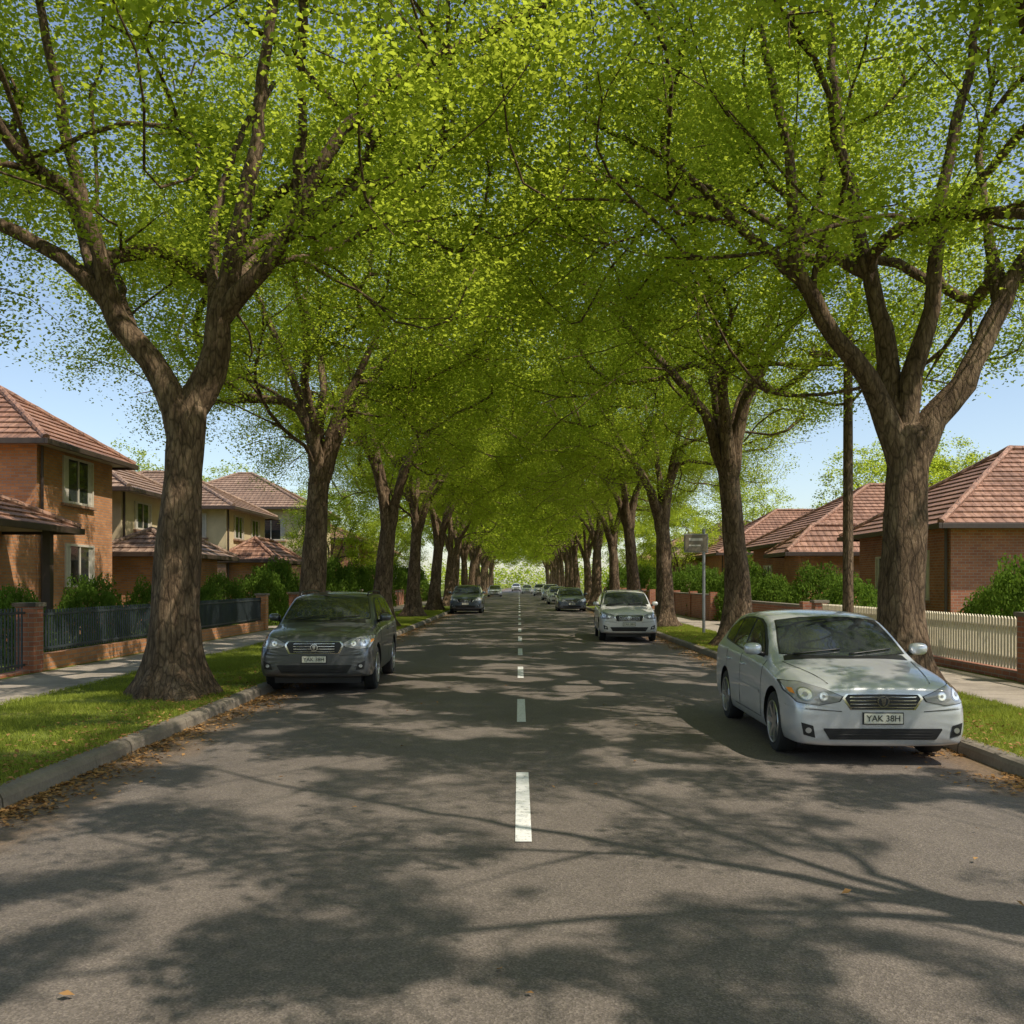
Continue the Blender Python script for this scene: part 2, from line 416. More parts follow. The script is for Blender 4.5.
    # leaves cut away along the sun direction, shaping crown gaps for light dapples
    S = Matrix.Rotation(-rotz, 3, 'Z') @ tosun; A = S.orthogonal().normalized(); B = S.cross(A)
    uu = c @ np.array(A)+seed*3.7; vv = c @ np.array(B)+seed*1.9
    nz = .55*vnoise(uu*ns_[0], vv*ns_[0])+.45*vnoise(uu*ns_[1]+9, vv*ns_[1]+5)
    c = c[nz+rng.normal(0, .03, len(c)) > thin]
    lf = leaf_mesh(name+'_leaves', c, M['leaf'], leafsize, rng, ratio=.75)
    return wood, lf

def place_tree(name, meshes, x, y, rot=0, s=1., z=.12):
    e = empty(name, (x, y, z)); e.rotation_euler = (0, 0, rot); e.scale = (s, s, s)
    a = bpy.data.objects.new('trunk_and_limbs', meshes[0]); link(a, e)
    b = bpy.data.objects.new('crown_foliage', meshes[1]); link(b, e); return e

Llimbs = [
 (None, [(-.1, -.1, 4.55), (-.5, -.2, 5.1), (-1.0, -.3, 5.85), (-1.75, -.4, 6.4), (-2.5, -.5, 6.75), (-3.9, -.6, 7.4)], .22, .08),
 ((-1.0, -.3, 5.85), [(-1.5, .2, 7.0), (-2.4, .6, 8.1), (-3.4, 1.0, 9.2)], .12, .06),
 ((-.7, -.25, 5.4), [(-1.1, -.6, 7.1), (-1.3, -.9, 8.6), (-1.5, -1.2, 10.2)], .14, .07),
 (None, [(.5, .1, 4.7), (.62, .15, 5.5), (.87, .3, 7.0), (1.1, .4, 8.3), (1.25, .4, 9.9), (1.6, .5, 11.6)], .24, .08),
 ((.65, .15, 5.5), [(1.55, -.1, 6.45), (2.15, -.3, 7.5), (2.9, -.4, 8.4), (4.1, -.5, 9.1), (5.4, -.4, 9.8)], .18, .07),
 ((.5, .1, 4.9), [(.3, .8, 6.2), (.1, 1.6, 7.6), (.2, 2.4, 9.2), (.6, 3.2, 10.6)], .13, .06),
 ((1.9, -.2, 7.0), [(2.1, -1.0, 8.4), (2.3, -1.8, 9.8)], .09, .05),
 ((.8, .25, 6.4), [(2.0, 1.4, 7.8), (3.2, 2.6, 9.0)], .10, .05),
 ((-.6, -.2, 5.2), [(-1.4, 1.2, 6.6), (-2.6, 2.6, 8.0)], .10, .05)]
Rl = [
 (None, [(-.3, 0, 4.3), (-.75, -.1, 5.0), (-1.27, -.2, 5.55), (-1.64, -.3, 6.4), (-1.75, -.4, 7.6), (-2.2, -.6, 9.3)], .21, .08),
 ((-1.5, -.25, 6.0), [(-2.4, .1, 7.0), (-3.2, .3, 7.9), (-4.6, .5, 8.8)], .11, .05),
 (None, [(-.05, .2, 4.5), (-.15, .3, 5.5), (-.45, .4, 7.0), (-.75, .5, 8.7), (-.9, .6, 10.6)], .21, .08),
 (None, [(.15, 0, 4.5), (.45, -.1, 6.0), (.55, -.2, 7.5), (.9, -.3, 9.3), (1.1, -.4, 10.8)], .19, .07),
 (None, [(.5, 0, 4.1), (.95, 0, 4.6), (1.4, .1, 5.5), (1.85, .1, 6.4), (2.6, .2, 7.6), (3.5, .3, 9.0)], .25, .09),
 ((1.6, .1, 5.9), [(1.7, .8, 7.2), (1.9, 1.5, 8.8)], .13, .06),
 ((-.3, .35, 6.2), [(-1.5, 1.5, 7.6), (-3.0, 2.6, 9.0)], .10, .05),
 ((.5, -.15, 6.8), [(1.5, -1.2, 8.2), (2.4, -2.2, 9.6)], .09, .05)]
Rlimbs = [((None if s is None else (-s[0], -s[1], s[2])), [(-a, -b, c) for a, b, c in p], r0, r1) for s, p, r0, r1 in Rl]
PI = math.pi
TL = make_tree('tree_a', 11, Llimbs, fork=(.2, 0, 4.15), tr=.33)
TRt = make_tree('tree_b', 12, Rlimbs, fork=(-.12, 0, 3.85), tr=.33, rotz=PI)
def fk_(): return (random.uniform(-.1, .3), random.uniform(-.15, .15), random.uniform(3.5, 4.4))
GLt = [make_tree('tree_l%d' % i, 20+i, None, fork=fk_(), tr=random.uniform(.30, .35)) for i in range(2)]
GRt = [make_tree('tree_r%d' % i, 25+i, None, fork=fk_(), tr=random.uniform(.30, .35), rotz=PI) for i in range(2)]
FR = [make_tree('tree_far_%d' % i, 30+i, None, fork=fk_(), tr=random.uniform(.31, .36), n_attr=400, lpc=90, leafsize=.20, lod=1, ns_=(.95, 2.3), thin=.44) for i in range(3)]
SP = [make_tree('tree_thinned_%d' % i, 40+i, None, fork=fk_(), tr=.3, n_attr=400, lpc=430, leafsize=.078, lscale=.3, sig=.5, gap=-.12, rotz=(0, PI)[i], thin=.525, ns_=(1.3, 3.1)) for i in range(2)]  # mostly unseen trees around the camera, leaves and limbs thinned to shape road dapples
place_tree('street_tree', TL, -5.0, 13.5)
place_tree('street_tree', TRt, 5.7, 13.9, PI)
rt = random.Random(3)
gi = 0
for i in range(-2, 18):
    if i == 1: continue
    for sx in (-1, 1):
        y = 13.5+10.5*(i-1)+rt.uniform(-.5, .5); x = (-5.15 if sx < 0 else 5.6)+rt.uniform(-.15, .15)
        near = i < 6
        rot = (0 if sx < 0 else PI)+rt.uniform(-.12, .12)*(1 if near else 4)
        T = SP[0 if sx < 0 else 1] if i <= 0 else ((GLt if sx < 0 else GRt)[i % 2] if near else FR[gi % 3])
        place_tree('street_tree', T, x, y, rot, rt.uniform(.93, 1.07)); gi += 1
for x, y, s in [(-27, 62, .75), (-24, 78, .8), (-19, 92, .8), (-17, 120, .8), (21, 47, .62), (25, 63, .8), (19, 78, .75), (18, 108, .8), (-11.5, 57, .5), (11.5, 66, .5), (-11.8, 84, .55), (11.5, 92, .55), (28, 40, .62)]:
    place_tree('garden_tree', FR[gi % 3], x, y, rt.uniform(0, 6), s); gi += 1

# shrubs
def shrub_mesh(name, seed, n=9000, size=.07):
    rng = np.random.default_rng(seed); off = Vector((seed*3.3, 1, 2))
    d = rng.normal(0, 1, (n, 3)); d /= np.linalg.norm(d, axis=1)[:, None]; d[:, 2] = np.abs(d[:, 2])*1.0-.1
    k = rng.uniform(.45, 1, n)**.35
    b = np.array([1+.28*noise.noise(Vector(q)*2.6+off)+.12*noise.noise(Vector(q)*7+off) for q in d])
    c = d*(k*b)[:, None]; c[:, 2] += .1
    c = c[c[:, 2] > 0]
    return leaf_mesh(name, c, M['shrub'], size, rng, up=.3, ratio=.55)
SH = [shrub_mesh('shrub_%d' % i, 50+i) for i in range(3)]
def shrub(x, y, r, h, name='garden_shrub'):
    o = bpy.data.objects.new(name, SH[rt.randrange(3)]); link(o)
    o.location = (x, y, .12); o.scale = (r, r, h); o.rotation_euler = (0, 0, rt.uniform(0, 6)); return o
for x, y, r, h in [(-10.6, 19.5, .8, 1.5), (-10.4, 22.5, .9, 1.75), (-10.2, 25.5, .8, 1.6), (-9.9, 29, .9, 1.5), (-10.3, 32, 1.0, 1.9), (-10.0, 36, 1.1, 2.2), (-10.3, 40, 1.2, 2.6),
                   (-9.8, 45, 1.2, 2.4), (-9.9, 50, 1.3, 2.9), (-9.9, 56, 1.4, 2.8), (-10, 64, 1.5, 3), (-9.6, 72, 1.6, 3), (-9.6, 84, 1.8, 3.3),
                   (9.9, 18.2, .95, 2.1), (11.3, 22, .9, 1.6), (9.6, 27, 1.1, 1.8), (10, 31, 1.2, 2.2), (9.6, 35, 1.1, 1.9), (9.7, 40, 1.3, 2.6), (9.5, 46, 1.2, 2.3), (9.7, 52, 1.4, 2.6), (9.5, 60, 1.4, 2.6), (9.6, 70, 1.6, 3), (9.5, 84, 1.8, 3.2)]:
    shrub(x, y, r, h)
rng = np.random.default_rng(9)
cc = []
for k in range(200):
    c = np.array([rng.uniform(-60, 60), rng.uniform(262, 290), rng.uniform(1, 6)])
    cc.append(c+rng.normal(0, 1, (90, 3))*np.array([2.2, 2.2, 1.5]))
o = bpy.data.objects.new('distant_trees', leaf_mesh('distant_trees', np.vstack(cc), M['leaf'], .8, rng)); link(o)

# ------------------------------------------------------------ ground, road, kerbs, paths
KL, KR = -4.0, 4.53
Y0, Y1 = -60, 330
g = MB()
prof = [(-900, .12), (KL-.10, .12), (KL-.10, -.02), (KR+.10, -.02), (KR+.10, .12), (900, .12)]
for (xa, za), (xb, zb) in zip(prof[:-1], prof[1:]):
    g.poly([(xa, -400, za), (xb, -400, zb), (xb, 1500, zb), (xa, 1500, za)], M['ground'])
g.build('ground')
r_ = MB()
xs = np.linspace(KL, KR, 9); mid = (KL+KR)/2
zc = lambda x: .04*(1-((x-mid)/(KR-mid))**2)-.005
for a, b in zip(xs[:-1], xs[1:]):
    r_.poly([(a, Y0, zc(a)), (b, Y0, zc(b)), (b, Y1, zc(b)), (a, Y1, zc(a))], M['asphalt'])
r_.build('road', smooth=True)
dm = MB(); y = 6.15-5.3*4
while y < 280:
    z = zc(.03)+.006
    x0, x1 = -.025, .085
    dm.poly([(x0, y, z), (x1, y, z), (x1, y+2.25, z), (x0, y+2.25, z)], M['paint']); y += 5.3
dm.build('lane_marking')
rk = random.Random(8)
for nm, x0, x1 in (('kerb', KL-.17, KL), ('kerb', KR, KR+.17)):
    k = MB(); y = -20.
    while y < Y1:
        L = 2.4 if y < 90 else 12
        j = rk.uniform(-.004, .004); h = .13+rk.uniform(-.004, .004)
        a = x0+j; b = x1+j
        if x0 < 0: pr = [(a, -.05), (a, h), (b-.06, h-.003), (b-.02, h-.018), (b, h-.055), (b+.015, -.05)]
        else: pr = [(a-.015, -.05), (a, h-.055), (a+.02, h-.018), (a+.06, h-.003), (b, h), (b, -.05)]
        ya, yb = y+.004, y+L-.004
        for p, q in zip(pr[:-1], pr[1:]):
            k.poly([(p[0], ya, p[1]), (p[0], yb, p[1]), (q[0], yb, q[1]), (q[0], ya, q[1])], M['kerb'])
        k.poly([(p[0], ya, p[1]) for p in pr], M['kerb']); k.poly([(p[0], yb, p[1]) for p in pr][::-1], M['kerb'])
        y += L
    k.build(nm)
fp = MB(); fp.poly([(-8.7, Y0, .126), (-6.9, Y0, .126), (-6.9, Y1, .126), (-8.7, Y1, .126)], M['path']); fp.build('footpath')
fp = MB(); fp.poly([(6.5, Y0, .126), (8.15, Y0, .126), (8.15, Y1, .126), (6.5, Y1, .126)], M['path']); fp.build('footpath')
for sx, ya, yb in ((-1, 33.2, 36), (-1, 53, 56), (1, 36.8, 39.6), (1, 55, 58)):
    d = MB(); a, b = (-13.9, -8.7) if sx < 0 else (8.15, 12.9)
    d.poly([(a, ya, .130), (b, ya, .130), (b, yb, .130), (a, yb, .130)], M['path']); d.build('driveway')

def grass_patch(seed, w, l, n):
    rng = np.random.default_rng(seed)
    x = rng.uniform(-.06, w+.03, n); y = rng.uniform(0, l, n)
    dens = np.array([noise.noise(Vector((a*1.4, b*1.4, seed))) for a, b in zip(x, y)])
    keep = dens+rng.uniform(-.3, .5, n) > -.2; x, y, dens = x[keep], y[keep], dens[keep]; n = len(x)
    h = rng.uniform(.02, .06, n)*(1+.7*dens); az = rng.uniform(0, 6.28, n); wd = rng.uniform(.003, .007, n)
    lean = rng.normal(0, .5, (n, 2))*h[:, None]
    v = np.zeros((n, 3, 3)); v[:, 0] = np.stack([x-np.cos(az)*wd, y-np.sin(az)*wd, np.zeros(n)], 1)
    v[:, 1] = np.stack([x+np.cos(az)*wd, y+np.sin(az)*wd, np.zeros(n)], 1); v[:, 2] = np.stack([x+lean[:, 0], y+lean[:, 1], h], 1)
    return np_mesh('grass_patch', v.reshape(-1, 3), np.arange(n*3).reshape(n, 3), M['grassb'], np.repeat(rng.uniform(0, 1, n), 3))
GL = grass_patch(1, 2.75, 4, 26000); GR = grass_patch(2, 1.8, 4, 17000)
for nm, mesh, x0 in (('verge_grass', GL, -6.92), ('verge_grass', GR, 4.7)):
    e = empty(nm)
    for i in range(14):
        o = bpy.data.objects.new('grass_strip', mesh); link(o, e); o.location = (x0, 3+i*4, .12)

rng = np.random.default_rng(4)
def litter(xk, sgn, n, spread):
    y = 2+rng.exponential(18, n); x = xk+sgn*np.abs(rng.normal(0, spread, n))
    return np.stack([x, y, np.full(n, .0)], 1)
pts = np.vstack([litter(KL, 1, 8500, .24), litter(KR, -1, 8500, .28)])
cl = np.array([noise.noise(Vector((p[0]*.8, p[1]*.9, 0))) for p in pts]); pts = pts[cl+rng.uniform(-.3, .5, len(pts)) > 0]
pts[:, 2] = [zc(p[0])+.012 for p in pts]
n2 = 2200
v1 = np.stack([KL-.05-np.abs(rng.normal(0, .6, n2)), 2+rng.exponential(14, n2), np.full(n2, .16)], 1)
v2 = np.stack([KR+.05+np.abs(rng.normal(0, .6, n2)), 2+rng.exponential(14, n2), np.full(n2, .16)], 1)
v3 = np.stack([rng.uniform(KL, KR, 120), rng.uniform(3, 40, 120), np.full(120, .05)], 1)
lm = leaf_mesh('leaf_litter', np.vstack([pts, v1, v2, v3]), M['litter'], .055, rng, up=2.2, ratio=.6)
link(bpy.data.objects.new('leaf_litter', lm))

# ------------------------------------------------------------ houses
def roof_plane(mb, A, B, C, D, mat):
    A, B, C, D = map(Vector, (A, B, C, D)); nrm = (B-A).cross(D-A).normalized()
    if nrm.z < 0: nrm = -nrm
    H = ((D+C)/2-(A+B)/2).length; n = max(2, int(H/.34))
    for i in range(n):
        a, b = i/n, (i+1)/n
        l0 = A.lerp(D, a)+nrm*.045; r0 = B.lerp(C, a)+nrm*.045; l1 = A.lerp(D, b); r1 = B.lerp(C, b)
        q = [l0, r0, r1, l1] if (r1-l1).length > .02 else [l0, r0, r1]
        if (r0-l0).cross(l1-l0).z < 0: q = q[::-1]
        mb.poly(q, mat)
        mb.poly([A.lerp(D, a)-nrm*.01, B.lerp(C, a)-nrm*.01, r0, l0], mat)
def hip_roof(parent, x0, x1, y0, y1, z, zr, mat, oh=.55, trim=None):
    x0, x1 = min(x0, x1)-oh, max(x0, x1)+oh; y0 -= oh; y1 += oh
    W, L = x1-x0, y1-y0; mb = MB(); trim = trim or M['dtrim']
    if W >= L: r0 = (x0+L/2, (y0+y1)/2, zr); r1 = (x1-L/2, (y0+y1)/2, zr)
    else: r0 = ((x0+x1)/2, y0+W/2, zr); r1 = ((x0+x1)/2, y1-W/2, zr)
    a, b, c, d = (x0, y0, z), (x1, y0, z), (x1, y1, z), (x0, y1, z)
    if W >= L:
        roof_plane(mb, a, b, r1, r0, mat); roof_plane(mb, c, d, r0, r1, mat); roof_plane(mb, d, a, r0, r0, mat); roof_plane(mb, b, c, r1, r1, mat)
        hips = [(a, r0), (d, r0), (b, r1), (c, r1)]
    else:
        roof_plane(mb, b, c, r1, r0, mat); roof_plane(mb, d, a, r0, r1, mat); roof_plane(mb, a, b, r0, r0, mat); roof_plane(mb, c, d, r1, r1, mat)
        hips = [(a, r0), (b, r0), (c, r1), (d, r1)]
    for p, q in hips+([(r0, r1)] if (Vector(r0)-Vector(r1)).length > .1 else []):
        p, q = Vector(p)+Vector((0, 0, .05)), Vector(q)+Vector((0, 0, .05))
        n = max(1, int((q-p).length/.4)); mb.tube([p.lerp(q, i/n) for i in range(n+1)], [(.09 if i % 2 else .105) for i in range(n+1)], mat, 8)
    mb.build('roof', parent, uv=True)
    t = MB()
    t.box(x0+.02, x1-.02, y0+.02, y1-.02, z-.06, z-.03, M['trim'])
    g = .1
    t.box(x0-g, x0+.0, y0-g, y1+g, z-.14, z+.02, trim); t.box(x1, x1+g, y0-g, y1+g, z-.14, z+.02, trim)
    t.box(x0+.003, x1-.003, y0-g, y0, z-.14, z+.02, trim); t.box(x0+.003, x1-.003, y1, y1+g, z-.14, z+.02, trim)
    t.build('gutters_and_soffit', parent, bevel=.01)
def window(parent, face, a, z, w, h, plane, sgn, panes=2, name='window', frame=None):
    mb = MB(); fr = frame or M['trim']
    def bx(a0, a1, z0, z1, d0, d1, m):
        if face == 'x': mb.box(plane+sgn*d0, plane+sgn*d1, a0, a1, z0, z1, m)
        else: mb.box(a0, a1, plane+sgn*d0, plane+sgn*d1, z0, z1, m)
    a0, a1, z0, z1 = a-w/2, a+w/2, z-h/2, z+h/2; t = .07
    bx(a0+t, a1-t, z0+t, z1-t, -.02, .012, M['glass'])
    bx(a0, a0+t, z0, z1, -.02, .06, fr); bx(a1-t, a1, z0, z1, -.02, .06, fr)
    bx(a0+t, a1-t, z0, z0+t, -.02, .057, fr); bx(a0+t, a1-t, z1-t, z1, -.02, .057, fr)
    for i in range(1, panes):
        c = a0+w*i/panes; bx(c-.025, c+.025, z0+t, z1-t, -.01, .045, fr)
    bx(a0+t, a0+t+w*.16, z0+t, z1-t, .0, .016, M['curtain']); bx(a1-t-w*.13, a1-t, z0+t, z1-t, .0, .016, M['curtain'])
    bx(a0-.08, a1+.08, z0-.09, z0-.004, -.02, .11, M['brick3'])
    mb.build(name, parent, uv=True)
def house(name, sx, xw, depth, y0, y1, zeave, zridge, wall, roof, wins=(), swins=(), upper=None, zsplit=2.9):
    e = empty(name, (0, 0, 0)); xb = xw+sx*depth; mb = MB()
    if upper:
        mb.box(xw, xb, y0, y1, 0, zsplit, wall); mb.box(xw-sx*.02, xb, y0+.02, y1-.02, zsplit+.12, zeave-.05, upper); mb.box(xw-sx*.05, xb, y0-.05, y1+.05, zsplit, zsplit+.12, M['trim'])
    else: mb.box(xw, xb, y0, y1, 0, zeave-.05, wall)
    mb.build('walls', e, uv=True)
    hip_roof(e, xw, xb, y0, y1, zeave, zridge, roof)
    for (yc, z, w, h) in wins: window(e, 'x', yc, z, w, h, xw-(sx*.02 if upper and z > zsplit else 0), -sx)
    for (xc, z, w, h) in swins: window(e, 'y', xc, z, w, h, y0+(.02 if upper and z > zsplit else 0), -1)
    d = MB(); d.tube([(xw-sx*.08, y0+.15, .1), (xw-sx*.08, y0+.15, zeave-.1)], .045, M['dtrim'], 8); d.build('downpipe', e)
    return e
def wing(e, sx, x0, x1, y0, y1, z, zr, wall, roof, posts=True, recess=1.6):
    mb = MB(); xr = x0+sx*recess
    mb.box(xr, x1, y0+ (recess if posts else 0), y1-.02, 0, z-.05, wall)
    if posts:
        mb.box(x0, x0+sx*.22, y0, y1-.02, .1, .75, wall)
        for yy in np.linspace(y0+.15, y1-.3, max(2, int((y1-y0)/2.2)+1)):
            mb.box(x0+sx*.01, x0+sx*.21, yy-.1, yy+.1, .75, z-.05, M['dtrim'])
        mb.box(x0, x1, y0+.003, y0+.2, .1, .75, wall)
        for xx in (x0+sx*2.6, x0+sx*5): mb.box(xx-.1, xx+.1, y0+.01, y0+.19, .75, z-.05, M['dtrim'])
        mb.box(x0+sx*.03, x1, y0+.03, y1-.03, .1, .3, M['path'])
    mb.build('verandah_wing', e, uv=True); hip_roof(e, x0, x1, y0, y1, z, zr, roof, .4)
h = house('brick_house', -1, -14, 9, 27, 32, 5.85, 7.9, M['brick'], M['tile'], [(29.5, 4.95, 2.0, 1.45), (29.6, 2.3, 1.9, 1.35)], [(-16.5, 5.0, 1.6, 1.3)])
wing(h, -1, -12.3, -20, 20.6, 24.8, 3.2, 4.45, M['brick2'], M['tile'])
mb = MB(); mb.box(-14.02, -20, 24.7, 27.05, 0, 3.3, M['brick']); mb.build('link_walls', h, uv=True)
h = house('brick_house', -1, -15, 9, 35, 41, 5.3, 7.3, M['brick3'], M['tile2'], [(37, 4.4, 1.6, 1.1), (39.5, 4.4, 1.0, 1.1), (37.5, 1.7, 2.4, 1.6)], [(-17, 4.4, 1.4, 1.1)], upper=M['render'], zsplit=3.0)
wing(h, -1, -12.8, -15.2, 34.2, 40.4, 2.85, 3.75, M['brick'], M['tile2'], False, .3)
h = house('rendered_house', -1, -14.5, 9, 46, 53, 5.5, 7.6, M['brick3'], M['tile2'], [(48, 4.6, 1.6, 1.2), (51, 4.6, 1.6, 1.2), (49, 1.8, 2.2, 1.6)], [(-16.2, 4.6, 1.5, 1.2), (-18.6, 4.6, 1.2, 1.2)], upper=M['render'])
wing(h, -1, -12.4, -14.6, 46.4, 52, 2.9, 4.0, M['brick'], M['tile'], False, .3)
h = house('brick_house', -1, -14, 10, 60, 69, 6.6, 9.3, M['brick'], M['tile2'], [(62, 5.2, 1.6, 1.4), (65, 5.2, 1.8, 1.4)], [(-16, 5.2, 1.8, 1.4), (-19, 5.2, 1.4, 1.4)], upper=M['render'])
h = house('brick_house', -1, -14, 10, 76, 86, 5.4, 7.8, M['brick2'], M['tile'], [(80, 4.4, 1.6, 1.3)], [(-17, 4.4, 1.6, 1.3)])
h = house('brick_house', -1, -14, 10, 94, 105, 5.0, 7.5, M['brick3'], M['tile'], [(99, 3, 1.6, 1.3)])
h = house('brick_house', 1, 13, 12, 28, 35.5, 3.5, 6.3, M['brick2'], M['tile'], [(30, 2.0, 1.1, 1.6), (33, 2.0, 1.6, 1.4)], [(16.5, 2.0, 1.8, 1.4)])
h = house('brick_house', 1, 12.6, 12, 41, 50, 3.6, 6.5, M['brick2'], M['tile'], [(43, 2, 1.6, 1.3), (47, 2, 1.6, 1.3)], [(15, 2, 1.8, 1.4)])
wing(h, 1, 11.4, 16, 38.6, 41, 3.0, 4.2, M['brick'], M['tile'], False, .3)
h = house('brick_house', 1, 12.8, 12, 58, 67, 3.6, 6.6, M['brick'], M['tile'], [(61, 2, 1.6, 1.3)], [(15, 2, 1.8, 1.4)])
h = house('brick_house', 1, 12.6, 12, 75, 85, 3.8, 7, M['brick3'], M['tile2'], [(79, 2, 1.6, 1.3)], [(15, 2, 1.8, 1.4)])
h = house('brick_house', 1, 12.6, 12, 93, 104, 4, 7, M['brick2'], M['tile'], [(97, 2, 1.6, 1.3)], [(15, 2, 1.8, 1.4)])

# ------------------------------------------------------------ fences & walls
def pier(mb, x, y, h=1.35, w=.36, mat=None):
    mat = mat or M['brick2']
    mb.box(x-w/2, x+w/2, y-w/2, y+w/2, .1, h, mat); mb.box(x-w/2-.04, x+w/2+.04, y-w/2-.04, y+w/2+.04, h, h+.07, M['kerb'])
def iron_fence(x, y0, y1, base=.35, top=1.2, brick=None, piers=(1, 1)):
    mb = MB(); br = brick or M['brick2']; mat = M['black']
    mb.box(x-.11, x+.11, y0+.18, y1-.18, .1, .12+base, br)
    mb.box(x-.02, x+.02, y0+.18, y1-.18, .2+base, .24+base, mat); mb.box(x-.02, x+.02, y0+.18, y1-.18, top-.06, top-.02, mat)
    y = y0+.26
    while y < y1-.22:
        mb.box(x-.012, x+.012, y-.012, y+.012, .16+base, top+.05, mat); y += .11
    for yy, f in zip((y0, y1), piers):
        if f: pier(mb, x, yy, 1.32, .34, br)
    mb.build('iron_fence', None, uv=True)
iron_fence(-8.95, 11.2, 17.0, .05, 1.25); iron_fence(-8.95, 17.0, 24.0, .3, brick=M['brick'], piers=(0, 1)); iron_fence(-8.95, 24.0, 32.4, .3, brick=M['brick'], piers=(0, 1))
iron_fence(-8.95, 37, 43, .4); iron_fence(-8.95, 43, 52, .4, piers=(0, 1))
def picket_fence(x, y0, y1, top=1.18, piers=(1, 1)):
    mb = MB()
    mb.box(x-.11, x+.11, y0+.2, y1-.2, .1, .27, M['brick2'])
    mb.box(x+.011, x+.05, y0+.2, y1-.2, .42, .5, M['cream']); mb.box(x+.011, x+.05, y0+.2, y1-.2, .95, 1.03, M['cream'])
    y = y0+.24
    while y < y1-.24:
        z = top; w = .035
        k = len(mb.v)
        for xx in (x-.011, x+.009): mb.v += [(xx, y-w, .29), (xx, y+w, .29), (xx, y+w, z-.04), (xx, y, z), (xx, y-w, z-.04)]
        mi = mb.mi(M['cream'])
        for f in ((0, 4, 3, 2, 1), (5, 6, 7, 8, 9), (0, 1, 6, 5), (1, 2, 7, 6), (2, 3, 8, 7), (3, 4, 9, 8), (4, 0, 5, 9)): mb.f.append(tuple(k+i for i in f)); mb.m.append(mi)
        y += .105
    for yy, f in zip((y0, y1), piers):
        if f: pier(mb, x, yy, 1.2, .34)
    mb.build('picket_fence', None, uv=True)
picket_fence(8.4, 15.2, 20.0); picket_fence(8.4, 20.0, 26, piers=(0, 1))
iron_fence(8.4, 9.0, 15.2, .45, piers=(1, 0))
def low_wall(x, y0, y1, h=1.05, mat=None):
    mb = MB(); mat = mat or M['brick2']
    mb.box(x-.12, x+.12, y0, y1, .1, h, mat); mb.box(x-.16, x+.16, y0-.02, y1+.02, h, h+.06, M['kerb'])
    for yy in np.linspace(y0+.1, y1-.1, max(2, int((y1-y0)/3.2))): mb.box(x-.18, x+.18, yy-.17, yy+.17, .1, h+.16, mat)
    mb.build('brick_wall', None, uv=True)
low_wall(8.4, 27, 36.5); low_wall(8.4, 40, 54.5, 1.2); low_wall(8.4, 58.5, 90, 1.2); low_wall(-8.95, 56.5, 95, 1.1)

mb = MB(); mb.tube([(0, 0, 0), (0, 0, 7.4)], [.125, .10], M['bark'], 14)
mb.box(-.9, .9, -.06, .06, 6.8, 6.93, M['bark'])
for xx in (-.8, -.35, .35, .8): mb.tube([(xx, 0, 6.93), (xx, 0, 7.08)], [.035, .05], M['curtain'], 8)
e = empty('utility_pole', (7.5, 21.2, .1)); o = mb.build('pole', e)
mb = MB(); mb.tube([(0, 0, 0), (0, 0, 3.35)], .05, M['steel'], 12); mb.tube([(0, 0, 3.35), (0, 0, 3.4)], [.06, .02], M['steel'], 12)
e = empty('street_sign', (6.0, 30.2, .12)); mb.build('post', e)
mb = MB(); mb.box(-.62, .10, -.09, -.055, 2.65, 3.2, M['signm']); mb.box(-.65, .13, -.05, -.03, 2.62, 3.23, M['steel']); mb.box(-.5, -.06, -.096, -.0905, 3.0, 3.08, M['curtain']); mb.box(-.5, -.12, -.096, -.0905, 2.82, 2.87, M['curtain'])
mb.build('sign_panel', e, bevel=.004)
mb = MB(); P = [Vector((-30, 24, 11)).lerp(Vector((-13.5, 29, 5.9)), t)-Vector((0, 0, 1.2*4*t*(1-t)*.5)) for t in np.linspace(0, 1, 14)]
mb.tube(P, .012, M['black'], 5); mb.build('power_cable')

